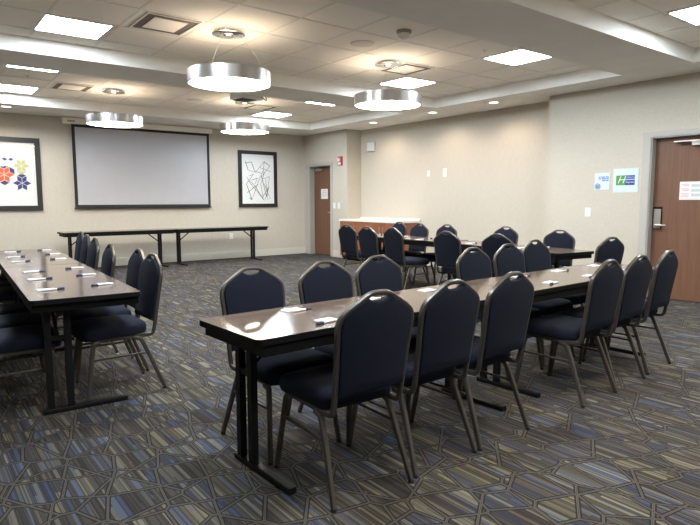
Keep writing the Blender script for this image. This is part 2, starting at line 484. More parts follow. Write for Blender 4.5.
def make_chair():
    root = empty('banquet_chair')
    # seat cushion: stacked rounded loops, slightly domed
    s = MB(); n = 44
    layers = [(-.030, .392), (-.006, .398), (0, .415), (0, .438), (-.004, .455), (-.016, .468), (-.045, .476), (-.10, .480), (-.17, .482)]
    vs = []; fs = []
    for d, z in layers:
        loop = superloop(.222 + d, -.168 - d, .262 + d, .196 + d, .36, n)
        vs += [(x, y, z - .012 * max(0, (y - .12) / .14) ** 2) for x, y in loop]
    for L in range(len(layers)-1):
        for i in range(n): fs.append((L*n+i, L*n+(i+1) % n, (L+1)*n+(i+1) % n, (L+1)*n+i))
    fs.append(tuple(reversed(range(n)))); fs.append(tuple((len(layers)-1)*n+i for i in range(n)))
    s.add(vs, fs, 'fabric'); s.build('seat', root, True)
    # backrest pad: crowned outline with a dip under the crown that leaves the hand slot open
    half = [(x - .008, z) for x, z in back_outline()]
    half = [(.172, .468)] + [p for p in half if p[1] > .48 and p[0] > .068]
    dip = [(.060, .884), (.052, .877), (.038, .870), (.020, .8665), (0, .866)]
    h = half + dip
    full = [(x, z) for x, z in h] + [(-x, z) for x, z in reversed(h[:-1])]
    full = [(-.09, .447), (.09, .447)] + full if False else full
    p = MB()
    def xf(q): x, z, d = q; return (x, back_y(z) + d, z)
    full.reverse()
    p.prism(list(reversed(full)), -.021, .024, 'fabric', xf, bevel=.012)
    p.build('backrest', root, True)
    # bent tube frame: rails under the seat sweep up into the crowned back
    hp = smooth_path(back_outline(), 1)
    up = [(x, back_y(z), z) for x, z in hp]
    rail = smooth_path([(.180, .20, .383), (.180, .02, .383), (.180, -.13, .381), (.180, -.19, .383), (.180, back_y(.43) , .43)], 2)
    right = rail[:-1] + up
    path = right + [(-x, y, z) for x, y, z in reversed(right[:-1])]
    f = MB(); f.tube(path, 1, 'frame', 10, sec=(.0125, .0100, (0, 1, .3))); f.build('back_frame', root, True)
    g = MB()
    g.tube([(-.18, .19, .380), (.18, .19, .380)], .010, 'frame', 8); g.tube([(-.18, -.09, .378), (.18, -.09, .378)], .010, 'frame', 8)
    g.box((-.17, -.08, .386), (.17, .18, .394), 'rubber')
    g.build('seat_frame', root, True)
    for sx in (-1, 1):
        for yt, yk, yf in ((.155, .195, .245), (-.06, -.105, -.245)):
            l = MB(); x0, x1 = sx*.183, sx*.212
            pts = smooth_path([(x0, yt, .372), (x0, yk, .366), (x0 + (x1-x0)*.12, yk + (yf-yk)*.13, .325), (x0 + (x1-x0)*.3, yk + (yf-yk)*.35, .25), (x1, yf, .012)], 2)
            l.tube(pts, [1 - .22*max(0, (i/(len(pts)-1) - .35)) for i in range(len(pts))], 'frame', 10, sec=(.0125, .0145, (1, 0, 0)))
            lo = l.build('leg', root, True)
            c = MB(); c.tube([(x1, yf, 0), (x1, yf, .014)], [.0125, .0135], 'rubber', 10); c.build('foot_glide', lo, True)
        st = MB(); xs_ = sx*.1945
        st.tube([(xs_, .212, .265), (xs_, -.148, .265)], .0075, 'frame', 8); st.build('stretcher', root, True)
    return root

chair0 = make_chair()
index_kids()
first = [True]
def chair(x, y, deg, label, group):
    """deg: direction the sitter would face, 0 = towards the screen wall, positive turns left"""
    rz = math.radians(deg)
    if first[0]:
        first[0] = False; o = chair0; o.location = (x, y, 0); o.rotation_euler = (0, 0, rz)
    else: o = dup(chair0, (x, y, 0), rz)
    tag(o, label, 'chair', group)
W6 = ['leftmost', 'second from left', 'third from left', 'third from right', 'second from right', 'rightmost']
for i, (x, y, a) in enumerate([(1.545, 2.07, -2), (2.007, 2.09, 1), (2.468, 2.10, 2), (3.455, 2.115, 2), (3.92, 2.15, 2), (4.45, 2.20, 4)]):
    chair(x, y, a, "navy chair seen from behind, %s of six on the front table's camera side" % W6[i], 'chairs on the camera side of the front table')
for i, (x, y, a) in enumerate([(1.535, 2.62, 182), (2.04, 2.63, 181), (2.525, 2.70, 180), (3.545, 2.74, 181), (4.06, 2.795, 180), (4.635, 2.935, 178)]):
    chair(x, y, a, 'navy chair facing the camera, %s of six behind the front table' % W6[i], 'chairs on the far side of the front table')
for i, (x, y, a) in enumerate([(1.09, 4.035, 91), (1.145, 4.525, 88), (1.12, 5.215, 86), (1.233, 6.17, 87), (1.30, 6.78, 86), (1.42, 7.565, 86)]):
    chair(x, y, a, "blue chair on the left table's aisle side, %s of six from the camera" % ORD[i], 'chairs on the aisle side of the left table')
for i, y in enumerate([4.03, 4.54, 5.05, 6.10, 6.57, 7.04]):
    chair(.47 + .055*(y-4), y, -93 + (i % 3), "dark chair on the left table's outer side, %s of six from the camera" % ORD[i], 'chairs on the outer side of the left table')
RL = ['nearest', 'second', 'third', 'fourth', 'farthest']
for i, (x, y, a) in enumerate([(5.443, 4.095, -82), (5.41, 4.80, -86), (5.53, 5.875, -92), (5.46, 6.36, -88), (5.64, 7.08, -86)]):
    chair(x, y, a, "navy chair on the right table's aisle side, %s of five from the camera" % RL[i], 'chairs on the aisle side of the right table')
for i, (x, y, a) in enumerate([(6.17, 4.05, 98), (6.436, 5.077, 95), (6.30, 6.083, 92), (6.25, 6.634, 90), (6.45, 7.345, 88)]):
    chair(x, y, a, "navy chair on the right table's wall side, %s of five from the camera" % RL[i], 'chairs on the wall side of the right table')
chair(5.64, 3.235, -10, 'navy banquet chair seen from behind at the near end of the right table', None)

# ------------------------------------------------------------------ tables
ZTOP = .7235
def rrect(L, W, r, n=5):
    out = []
    for cx, cy, a0 in ((L/2-r, W/2-r, 0), (-L/2+r, W/2-r, 90), (-L/2+r, -W/2+r, 180), (L/2-r, -W/2+r, 270)):
        for k in range(n+1):
            a = math.radians(a0 + 90*k/n); out.append((cx + r*math.cos(a), cy + r*math.sin(a)))
    return out
def table(cx, cy, deg, L, W, label, group):
    root = empty('folding_table', (cx, cy, 0), math.radians(deg))
    t = MB(); t.prism(rrect(L, W, .032), ZTOP-.030, ZTOP, 'edge', top='table', bevel=.003); t.build('tabletop', root)
    a = MB(); x, y = L/2-.035, W/2-.012
    a.box((-x, -y, ZTOP-.078), (x, -y+.02, ZTOP-.030), 'edge'); a.box((-x, y-.02, ZTOP-.078), (x, y, ZTOP-.030), 'edge')
    a.box((-x, -y+.02, ZTOP-.078), (-x+.02, y-.02, ZTOP-.030), 'edge'); a.box((x-.02, -y+.02, ZTOP-.078), (x, y-.02, ZTOP-.030), 'edge')
    a.build('apron', root)
    for sx in (-1, 1):
        lx = sx*(L/2-.185); l = MB()
        for yy in (.205, .095):
            l.box((lx-.017, yy-.019, .028), (lx+.017, yy+.019, ZTOP-.031), 'black_metal')
        l.box((lx-.03, -.20, ZTOP-.055), (lx+.03, .23, ZTOP-.031), 'black_metal')
        lo = l.build('leg', root)
        f = MB(); f.prism([(lx-.02,-.235),(lx+.02,-.235),(lx+.02,.25),(lx-.02,.25)], 0, .030, 'black_metal', bevel=.006); f.build('foot_bar', lo)
        br = MB()
        br.tube([(lx, .15, .46), (lx - sx*.29, .15, ZTOP-.036)], .011, 'black_metal', 8); br.box((lx-.012, .11, .448), (lx+.012, .19, .474), 'black_metal')
        br.build('brace', lo)
    tag(root, label, 'table', group)
    return root
GT = 'folding seminar tables'
c24, s24 = math.cos(math.radians(2.3)), math.sin(math.radians(2.3))
FTc = [(1.07 + .96, 2.323), (1.07 + 2.885, 2.40)]
table(FTc[0][0], FTc[0][1], 2.3, 1.92, .55, 'dark wood folding table of the front row, left one nearest the camera', GT)
table(FTc[1][0], FTc[1][1], 2.3, 1.92, .55, 'dark wood folding table of the front row, right one nearer the lever-handled door', GT)
def along(x0, y0, deg, d): return (x0 + math.cos(math.radians(deg))*d, y0 + math.sin(math.radians(deg))*d)
LTA = 86.9; LT0 = (.822, 3.58)
for k, lab in ((0, 'dark wood folding table of the left row, the half nearer the camera'), (1, 'dark wood folding table of the left row, the half nearer the screen')):
    p = along(*LT0, LTA, .98 + k*1.972); table(p[0], p[1], LTA, 1.96, .61, lab, GT)
p = along(5.655, 3.375, 82, .96); RT1 = p
table(p[0], p[1], 82, 1.92, .58, 'dark folding table of the right row, the half with a chair at its end', GT)
RT2 = (5.945, 6.31); table(*RT2, 269, 1.92, .58, 'dark folding table of the right row, the half nearer the low wood cabinet', GT)
table(3.145, 11.15, 0, 2.0, .50, 'bare folding table under the screen, left one of the pair along the back wall', GT)
table(5.175, 11.15, 0, 2.04, .50, 'bare folding table along the back wall, right one reaching under the line drawing', GT)

# ------------------------------------------------------------------ notepads and pens
def make_pad():
    m = MB(); m.box((-.030, -.050, 0), (.030, .050, .003), 'paper'); m.box((-.0295, -.0495, .003), (.0295, .0495, .0045), 'paper'); m.box((-.030, .042, .0045), (.030, .050, .0055), 'greyprint')
    for k in range(3): m.box((-.024, .026-.012*k, .0045), (.005+.008*k, .029-.012*k, .0048), 'sky')
    return m.build('notepad')
def make_pen():
    root = empty('pen')
    bdy = MB(); bdy.lathe([(0,-.07),(.002,-.068),(.0055,-.05),(.0055,.025),(0,.025)], 'white', 12, (0,0,.0055), axis='y'); bdy.build('barrel', root, True)
    cp = MB(); cp.lathe([(0,.024),(.0066,.024),(.0066,.066),(.004,.070),(0,.070)], 'navy', 12, (0,0,.0066), axis='y'); cp.box((-.0015,.034,.012),(.0015,.066,.0145),'navy'); cp.build('cap', root, True)
    return root
pad0, pen0 = make_pad(), make_pen(); index_kids(); fp = [True]
def place_set(x, y, deg, pen_side, where):
    r = math.radians(deg)
    if fp[0]: o, q = pad0, pen0
    else: o, q = dup(pad0), dup(pen0)
    fp[0] = False
    o.location = (x, y, ZTOP); o.rotation_euler = (0, 0, r)
    # pen lies beside the pad, cap sticking out past it
    dx, dy = pen_side
    wx = x + math.cos(r)*dx - math.sin(r)*dy; wy = y + math.sin(r)*dx + math.cos(r)*dy
    q.location = (wx, wy, ZTOP); q.rotation_euler = (0, 0, r + .12)
    tag(o, 'white notepad %s' % where, 'notepad', 'notepads set out on the tables')
    tag(q, 'navy capped pen %s' % where, 'pen', 'pens set out on the tables')
# front table: far-side places then near-side places
for i, x in enumerate([1.53, 2.05, 2.53, 3.50, 4.04, 4.60]):
    y = 2.30 + .04*(x-1.07) + .155
    place_set(x, y, -86, (.046, .030), 'on the far side of the front table, %s of six' % W6[i])
for i, x in enumerate([1.52, 1.985, 2.45, 3.43, 3.95, 4.45]):
    y = 2.02 + .04*(x-1.07) + .125
    place_set(x, y, 95, (-.046, .030), 'on the camera side of the front table, %s of six' % W6[i])
for i, (x, y) in enumerate([(1.035, 4.04), (1.075, 4.64), (1.11, 5.17), (1.165, 6.10), (1.225, 6.675), (1.25, 7.26)]):
    place_set(x, y, 90, (-.046, .030), 'on the left table aisle edge, %s of six from the camera' % ORD[i])
for i, (x, y) in enumerate([(.672, 4.0), (.712, 4.587), (.754, 5.095), (.795, 6.037), (.83, 6.555), (.885, 7.22)]):
    place_set(x, y, -88, (.046, .030), 'on the left table outer edge, %s of six from the camera' % ORD[i])
for i, (x, y) in enumerate([(5.62, 4.10), (5.76, 4.95), (5.77, 5.90), (5.78, 6.40), (5.80, 7.05)]):
    place_set(x, y, -90, (.046, .030), 'on the right table aisle edge, %s of five from the camera' % RL[i])
for i, (x, y) in enumerate([(5.97, 3.98), (6.08, 4.92), (6.10, 5.95), (6.10, 6.55), (6.10, 7.05)]):
    place_set(x, y, 90, (-.046, .030), 'on the right table wall edge, %s of five from the camera' % RL[i])

# ------------------------------------------------------------------ wall fittings
# projection screen
root = empty('projection_screen', (3.89, YB-.06, 1.15)); tag(root, 'large pull-down projection screen with black border on the back wall', 'screen')
def bb(part, a, c, m, r=root, par=None):
    o = Vector(r.location); q = MB(); q.box([a[i]-o[i] for i in range(3)], [c[i]-o[i] for i in range(3)], m); return q.build(part, par or r)
q = MB(); bw = .055; o = root.location
def bxl(q, a, c, m, o): q.box([a[i]-o[i] for i in range(3)], [c[i]-o[i] for i in range(3)], m)
bxl(q, (2.545, YB-.062, 1.145), (5.24, YB-.056, 1.145+bw), 'screenblack', o); bxl(q, (2.545, YB-.062, 2.635), (5.24, YB-.056, 2.70), 'screenblack', o)
bxl(q, (2.545, YB-.062, 1.145+bw), (2.545+bw, YB-.056, 2.635), 'screenblack', o); bxl(q, (5.24-bw, YB-.062, 1.145+bw), (5.24, YB-.056, 2.635), 'screenblack', o)
q.build('border', root)
bb('screen_fabric', (2.545+bw, YB-.060, 1.145+bw), (5.24-bw, YB-.057, 2.635), 'screen')
cs = bb('case', (2.40, YB-.115, 2.685), (5.285, YB-.001, 2.79), 'case'); bb('end_cap', (2.385, YB-.12, 2.68), (2.40, YB, 2.795), 'white'); bb('end_cap', (5.285, YB-.12, 2.68), (5.30, YB, 2.795), 'white')
bb('tag', (2.47, YB-.117, 2.715), (2.60, YB-.115, 2.75), 'tag', par=None)
bb('bottom_bar', (2.53, YB-.068, 1.125), (5.255, YB-.05, 1.147), 'screenblack')

def rhomb(q, cx, cz, ang, R, m, y, s=.9):
    """one diamond of a star: tip at the star's centre, pointing along ang"""
    a = math.radians(ang); l = R*math.sqrt(3)
    P = [(0,0), (R*math.cos(a-PI/6), R*math.sin(a-PI/6)), (l*math.cos(a), l*math.sin(a)), (R*math.cos(a+PI/6), R*math.sin(a+PI/6))]
    mx, mz = l/2*math.cos(a), l/2*math.sin(a)
    q.prism([(cx+mx+(p[0]-mx)*s, cz+mz+(p[1]-mz)*s) for p in P], 0, .0012, m, lambda p: (p[0], y-p[2], p[1]))
def framed(name_label, x0, x1, z0, z1, fw):
    root = empty('framed_picture', ((x0+x1)/2, YB-.02, z0)); tag(root, name_label, 'picture'); o = root.location
    f = MB()
    for a, c in (((x0, z0), (x1, z0+fw)), ((x0, z1-fw), (x1, z1)), ((x0, z0+fw), (x0+fw, z1-fw)), ((x1-fw, z0+fw), (x1, z1-fw))):
        bxl(f, (a[0], YB-.042, a[1]), (c[0], YB-.002, c[1]), 'blackwood', o)
    f.build('frame', root)
    a = MB(); bxl(a, (x0+fw, YB-.018, z0+fw), (x1-fw, YB-.010, z1-fw), 'mat_white', o)
    g = MB(); bxl(g, (x0+fw, YB-.030, z0+fw), (x1-fw, YB-.028, z1-fw), 'glass', o); g.build('glass_pane', root)
    return root, a, o
root, a, o = framed('framed print of orange, navy and olive diamond stars left of the screen', .92, 2.01, 1.105, 2.388, .085)
ya = -.018 + .02
def star(cx, cz, R, m, notch=None, notches=(30, 90, 150, 210, 270, 330)):
    for g in range(0, 360, 60): rhomb(a, cx-o[0], cz-o[2], g, R, m, ya)
    for g in notches if notch else ():
        # diamond filling the notch between two points of the star
        t = math.radians(g); P = [(R*math.cos(t), R*math.sin(t)), (R*3**.5*math.cos(t-PI/6), R*3**.5*math.sin(t-PI/6)), (2*R*math.cos(t), 2*R*math.sin(t)), (R*3**.5*math.cos(t+PI/6), R*3**.5*math.sin(t+PI/6))]
        mx, mz = 1.5*R*math.cos(t), 1.5*R*math.sin(t)
        a.prism([(cx-o[0]+mx+(p[0]-mx)*.88, cz-o[2]+mz+(p[1]-mz)*.88) for p in P], 0, .0012, notch, lambda p: (p[0], ya-p[2], p[1]))
star(1.43, 1.735, .095, 'orange', 'indigo', (30, 90, 210, 270))
star(1.70, 1.59, .088, 'indigo', 'indigo', (90,)); star(1.70, 1.895, .082, 'olive', 'olive', (270,))
for g in (20, 160): rhomb(a, 1.50-o[0], 1.985-o[2], g, .06, 'indigo', ya)
star(1.18, 1.56, .084, 'olive'); star(1.16, 1.86, .084, 'indigo', 'indigo', (270,))
a.build('art_print', root)
root, a, o = framed('framed abstract print of thin black crossing lines right of the screen', 5.932, 6.908, 1.127, 2.385, .078)
# line drawing: (u,v) in the print area measured from its upper left, v downwards
lines = [(.12,.15,.20,.32),(.20,.32,.42,.36),(.42,.36,.70,.14),(.30,.15,.40,.34),(.40,.34,.62,.38),(.70,.14,.66,.40),(.70,.14,.88,.22),(.88,.22,.60,.46),
 (.14,.46,.40,.64),(.40,.64,.66,.92),(.66,.92,.58,.60),(.58,.60,.72,.34),(.22,.88,.30,.92),(.30,.92,.54,.50),(.54,.50,.68,.30),(.14,.60,.30,.92),(.14,.60,.36,.40),
 (.36,.40,.22,.44),(.60,.42,.76,.86),(.76,.86,.86,.44),(.86,.44,.62,.50),(.62,.88,.84,.66),(.84,.66,.70,.94),(.18,.52,.62,.88),(.30,.52,.48,.48),(.48,.48,.40,.60),(.68,.58,.88,.90),(.12,.18,.30,.15),(.56,.26,.90,.34),(.74,.50,.80,.92),(.16,.78,.50,.60)]
X0, X1, Z0, Z1 = 5.932+.078, 6.908-.078, 1.127+.078, 2.385-.078
for k, (u0, v0, u1, v1) in enumerate(lines):
    p = Vector((X0+(X1-X0)*u0-o[0], ya-.0008, Z1-(Z1-Z0)*v0-o[2])); r_ = Vector((X0+(X1-X0)*u1-o[0], ya-.0008, Z1-(Z1-Z0)*v1-o[2]))
    a.tube([p, r_], .0042 if k % 3 else .006, 'ink', 5)
a.build('art_print', root)

def plate(name, label, cat, wall, c, w, h, kind, group=None):
    """small wall plate. wall 'r' faces -x (c=(x,y,z)); wall 'b' faces -y"""
    q = MB(); t = .007
    def P(u, v, d): return (-d, u, v) if wall == 'r' else (u, -d, v)
    def bx(u0, v0, u1, v1, d0, d1, m):
        a_, c_ = P(u0, v0, d0), P(u1, v1, d1)
        q.box([min(a_[i], c_[i]) for i in range(3)], [max(a_[i], c_[i]) for i in range(3)], m)
    bx(-w/2, -h/2, w/2, h/2, 0, t, 'white')
    if kind == 'switch': bx(-w*.22, -h*.30, w*.22, h*.30, t, t+.005, 'paper')
    elif kind == 'outlet':
        for s_ in (-1, 1):
            bx(-w*.26, s_*h*.22-h*.13, w*.26, s_*h*.22+h*.13, t, t+.003, 'paper')
            for u in (-.1, .1): bx(w*u-.0025, s_*h*.22-.006, w*u+.0025, s_*h*.22+.008, t+.003, t+.0035, 'dark')
    else: bx(-w*.12, -h*.12, w*.12, h*.12, t, t+.002, 'greyprint')
    return tag(q.build(name, loc=c), label, cat, group)
plate('electrical_outlet', 'white wall outlet low on the back wall behind the right folding table', 'outlet', 'b', (5.73, YB, .49), .085, .13, 'outlet')
plate('light_switch', 'white light switch beside the far door, the one nearer the door', 'switch', 'r', (XR, 10.545, 1.16), .085, .13, 'switch', 'switches beside the far door')
plate('light_switch', 'white light switch near the far door, the one nearer the wall corner', 'switch', 'r', (XR, 10.375, 1.16), .085, .13, 'switch', 'switches beside the far door')
plate('light_switch', 'white light switch below the two wall signs by the near door', 'switch', 'r', (XR, 4.446, 1.107), .085, .125, 'switch')
plate('wall_plate', 'small blank white plate high on the niche wall, nearer the back corner', 'wall plate', 'r', (XA, 7.985, 1.79), .075, .115, 'blank')
plate('wall_plate', 'taller white plate high on the niche wall, nearer the camera', 'wall plate', 'r', (XA, 7.565, 1.79), .09, .16, 'blank')
# motion sensor box
q = MB(); q.prism([(-.115,-.095),(.115,-.095),(.115,.095),(-.115,.095)], 0, .06, 'white', lambda p: (-p[2], p[0], p[1]), bevel=.012)
sb = q.build('sensor_box', loc=(XA, 9.685, 2.415)); tag(sb, 'white sensor box high in the back corner of the niche', 'sensor')
q = MB(); q.box((-.064,-.09,-.09),(-.06,.09,-.078),'greyprint'); q.build('grille', sb)
# fire alarm
q = MB(); q.box((-.045, -.065, -.095), (0, .065, .095), 'red'); fa = q.build('fire_alarm', loc=(XR+.001, 10.295, 2.135)); tag(fa, 'red fire alarm strobe on the wall beside the far door', 'alarm')
q = MB(); q.box((-.072, -.03, -.01), (-.045, .045, .06), 'white'); q.build('strobe_lens', fa)
q = MB(); q.box((-.048, -.05, -.08), (-.045, .05, -.03), 'paper'); q.build('nameplate', fa)

# signs by the near door (each is a flat printed plate)
def text_mesh(body, size, parent, loc, m, name, shear=0):
    cu = bpy.data.curves.new(name, 'FONT'); cu.body = body; cu.size = size; cu.extrude = .0006; cu.shear = shear; cu.align_x = 'LEFT'; cu.align_y = 'BOTTOM'
    to = bpy.data.objects.new(name, cu); COL.objects.link(to); bpy.context.view_layer.update()
    dg = bpy.context.evaluated_depsgraph_get(); me = bpy.data.meshes.new_from_object(to.evaluated_get(dg))
    bpy.data.objects.remove(to); me.materials.clear(); me.materials.append(M[m])
    # reads along -y on the right wall (towards the camera is the reader's right)
    me.transform(Matrix(((0,0,-1,0),(-1,0,0,0),(0,1,0,0),(0,0,0,1))))
    o_ = bpy.data.objects.new(name, me); COL.objects.link(o_); o_.parent = parent; o_.location = loc; return o_
q = MB(); q.box((-.008, -.17, -.16), (0, .17, .16), 'plate'); s2 = q.build('wall_sign', loc=(XR, 3.925, 1.535)); tag(s2, 'larger square sign with green and blue logo beside the near door', 'sign')
q = MB()
q.box((-.0095, .005, -.062), (-.008, .128, .068), 'green'); q.box((-.0095, -.125, -.062), (-.008, .005, .068), 'royal'); q.box((-.0102, -.125, .006), (-.0095, .005, .020), 'sky')
q.build('logo', s2)
text_mesh('H', .135, s2, (-.0102, .112, -.062), 'plate', 'lettering', .35)
text_mesh('Holiday Inn', .026, s2, (-.0102, -.004, .030), 'plate', 'lettering')
text_mesh('Express', .036, s2, (-.0102, -.004, -.040), 'plate', 'lettering')
q = MB(); q.box((-.006, -.108, -.115), (0, .108, .115), 'plate'); s1 = q.build('wall_sign', loc=(XR, 4.255, 1.532)); tag(s1, 'smaller pale sign with blue print and round seal, left of the logo sign', 'sign')
q = MB()
for v, segs in ((.058, ((.05,.022),(.012,-.04),(-.05,-.095))), (.035, ((.05,.015),(.005,-.06),(-.068,-.095))), (.010, ((-.0,-.05),(-.056,-.095)))):
    for u0, u1 in segs: q.box((-.0072, u1, v-.008), (-.006, u0, v+.008), 'bluetext')
q.build('print', s1)
q = MB(); q.lathe([(0,-.0074),(.040,-.0074),(.040,-.006)], 'sky', 28, (0,.058,-.068), axis='x'); q.lathe([(.040,-.0078),(.034,-.0078),(.034,-.006)], 'royal', 28, (0,.058,-.068), axis='x')
for u in (-.018, 0, .018): q.box((-.0082, .058+u-.005, -.092), (-.0074, .058+u+.005, -.048), 'royal')
q.build('seal', s1)
# notices on the doors
def notice(x, y, z, w, h, label, rich):
    q = MB(); q.box((-.0025, -w/2, -h/2), (0, w/2, h/2), 'paper'); r_ = q.build('door_notice', loc=(x, y, z)); tag(r_, label, 'notice')
    q = MB()
    if rich:
        for k, v in enumerate((.36, .27, .10, .02, -.16, -.24, -.33)): q.box((-.0032, w*.12, h*v-.006), (-.0025, w*(.44 if k not in (1,3,5) else .38), h*v+.006), 'pink')
        for k in range(3): q.box((-.0032, -w*.40, h*(.20-.26*k)), (-.0025, w*.03, h*(.36-.26*k)), 'greyprint')
        q.box((-.0034, -w*.44, -h*.44), (-.0025, w*.44, -h*.42), 'greyprint')
    else:
        for k in range(4): q.box((-.0032, -w*.33, h*(.30-.18*k)), (-.0025, w*.33, h*(.36-.18*k)), 'pink' if k == 0 else 'greyprint')
    q.build('print', r_)
notice(XR+.09, 3.13, 1.39, .29, .225, 'white notice with pink print on the near wooden door', True)
notice(XR+.12, 11.105, 1.425, .27, .23, 'small white notice on the far wooden door', False)

# low cabinet in the niche
root = empty('low_cabinet', (7.77, 9.12, 0)); tag(root, 'low reddish wood cabinet with white counter against the niche wall', 'cabinet'); o = root.location
cx0, cx1, cy0, cy1 = 7.485, XA-.012, 8.21, 10.06
q = MB(); bxl(q, (cx0, cy0, .09), (cx1, cy1, .835), 'cab', o); q.build('body', root)
q = MB(); bxl(q, (cx0+.06, cy0+.02, 0), (cx1, cy1-.02, .09), 'edge', o); q.build('toe_kick', root)
q = MB(); bxl(q, (cx0-.03, cy0-.025, .835), (cx1, cy1+.012, .875), 'counter', o); bxl(q, (cx1-.018, cy0-.025, .875), (cx1, cy1+.012, .91), 'counter', o); q.build('countertop', root)
for k in range(4):
    y0 = cy0 + .012 + k*(cy1-cy0-.012)/4; y1 = y0 + (cy1-cy0-.012)/4 - .012
    q = MB(); bxl(q, (cx0-.019, y0, .10), (cx0-.0005, y1, .823), 'cab', o); dr = q.build('door', root)
    hy = y1-.04 if k % 2 == 0 else y0+.04
    q = MB(); q.tube([(cx0-.019-o[0], hy-o[1], .62), (cx0-.045-o[0], hy-o[1], .63), (cx0-.045-o[0], hy-o[1], .73), (cx0-.019-o[0], hy-o[1], .74)], .005, 'steel', 6); q.build('handle', dr)

# ------------------------------------------------------------------ ceiling fixtures
def ceil_light(x0, y0, w, h, label):
    root = empty('ceiling_light', (x0+w/2, y0+h/2, ZT)); tag(root, label, 'ceiling light', 'recessed ceiling light panels')
    f = MB(); t = .022
    for a_, c_ in (((-w/2,-h/2),(w/2,-h/2+t)), ((-w/2,h/2-t),(w/2,h/2)), ((-w/2,-h/2+t),(-w/2+t,h/2-t)), ((w/2-t,-h/2+t),(w/2,h/2-t))): f.box((*a_, -.012), (*c_, .0), 'tbar')
    f.build('frame', root)
    d = MB(); d.box((-w/2+t, -h/2+t, -.008), (w/2-t, h/2-t, -.004), 'panel_light'); d.build('diffuser', root)
cx = lambda k: 1.15 + .631*k
for k, ti, y0, lab in ((0, 1, 5.968, 'square ceiling light panel above the left row of tables, in the middle tray'), (7, 1, 5.968, 'square ceiling light panel just above the right ring pendant nearer the camera'),
                       (7, 1, 4.066, 'square ceiling light panel beside the dark ceiling beam at right'), (7, 0, 1.955, 'square ceiling light panel in the tray at the upper right edge'),
                       (0, 2, 9.852, 'square ceiling light panel above the framed diamond print'), (7, 2, 9.852, 'square ceiling light panel in the far tray before the line drawing'),
                       (0, 2, 7.95, 'thin visible sliver of ceiling light panel past the beam, at left'), (7, 2, 7.95, 'thin visible sliver of ceiling light panel past the beam, right of the centre'),
                       (0, 1, 4.066, 'square ceiling light panel above the camera side of the left row'), (0, 0, 1.955, 'unseen square ceiling light panel added overhead at the left of the camera'),  # the overhead left panel is out of view, included for lighting
                       (0, 0, -.58, 'unseen square ceiling light panel added behind the camera at left'), (7, 0, -.58, 'unseen square ceiling light panel added behind the camera at right')):  # rear pair is unseen, added to light the camera end
    ceil_light(cx(k)+(-.03 if k == 0 else .012), y0+.006, .615, .60, lab)

def pendant(x, y, label):
    root = empty('ring_pendant', (x, y, ZT)); tag(root, label, 'pendant lamp', 'silver ring pendant lamps')
    R, zb, zt_ = .415, -.53, -.405
    c_ = MB(); c_.lathe([(0,-.045),(.135,-.045),(.165,-.038),(.170,-.005),(.170,0)], 'chrome', 40); co = c_.build('canopy', root, True)
    c_ = MB(); c_.lathe([(0,-.062),(.05,-.06),(.06,-.045)], 'chrome', 24); c_.build('hub', co, True)
    d_ = MB(); d_.lathe([(R-.018,zb+.012),(R-.012,zb),(R,zb),(R,zt_),(R-.010,zt_),(R-.018,zt_-.004)], 'silver', 72); d_.build('drum', root, True)
    e_ = MB(); e_.lathe([(0,zb+.008),(R-.018,zb+.010)], 'ring_light', 72); e_.build('diffuser', root)
    e_ = MB(); e_.lathe([(0,zt_-.006),(R-.018,zt_-.006)], 'ring_up', 72); e_.build('top_diffuser', root)
    for k in range(3):
        t_ = math.radians(100 + 120*k); l = MB()
        l.tube([(.13*math.cos(t_), .13*math.sin(t_), -.044), ((R-.01)*math.cos(t_), (R-.01)*math.sin(t_), zt_)], .0014, 'cable', 5); l.build('cable', root)
pendant(2.69, 5.48, 'silver ring pendant lamp in the middle tray, left one nearer the camera')
pendant(4.828, 5.50, 'silver ring pendant lamp in the middle tray, right one nearer the camera')
pendant(2.665, 9.38, 'silver ring pendant lamp in the far tray, left one in front of the screen')
pendant(4.725, 9.08, 'silver ring pendant lamp in the far tray, right one between screen and line drawing')
pendant(2.69, 1.2, 'silver ring pendant lamp overhead near the camera, left one')
pendant(4.84, 1.2, 'silver ring pendant lamp overhead near the camera, right one')

def vent(k, y0, label):
    x0 = cx(k)+.072; w, h = .51, .56
    root = empty('ceiling_vent', (x0+w/2, y0+.037+h/2, ZT)); tag(root, label, 'vent', 'ceiling air vents')
    q = MB(); q.box((-w/2, -h/2, -.003), (w/2, h/2, 0), 'slot'); q.build('backing', root)
    q = MB(); t = .016
    for a_, c_ in (((-w/2,-h/2),(w/2,-h/2+t)), ((-w/2,h/2-t),(w/2,h/2)), ((-w/2,-h/2+t),(-w/2+t,h/2-t)), ((w/2-t,-h/2+t),(w/2,h/2-t))): q.box((*a_, -.012), (*c_, -.001), 'tbar')
    q.build('frame', root)
    q = MB(); i_ = .095; q.prism([(-w/2+i_,-h/2+i_),(w/2-i_,-h/2+i_),(w/2-i_,h/2-i_),(-w/2+i_,h/2-i_)], -.012, -.004, 'tile', bevel=.003); q.build('face_plate', root)
vent(1, 5.334, 'square slotted ceiling vent left of the nearest ring pendant')
vent(6, 5.334, 'square slotted ceiling vent behind the right ring pendant canopy')
vent(1, 9.218, 'square slotted ceiling vent in the far tray, left of the ring pendant')
vent(6, 9.218, 'square slotted ceiling vent in the far tray, past the projector')

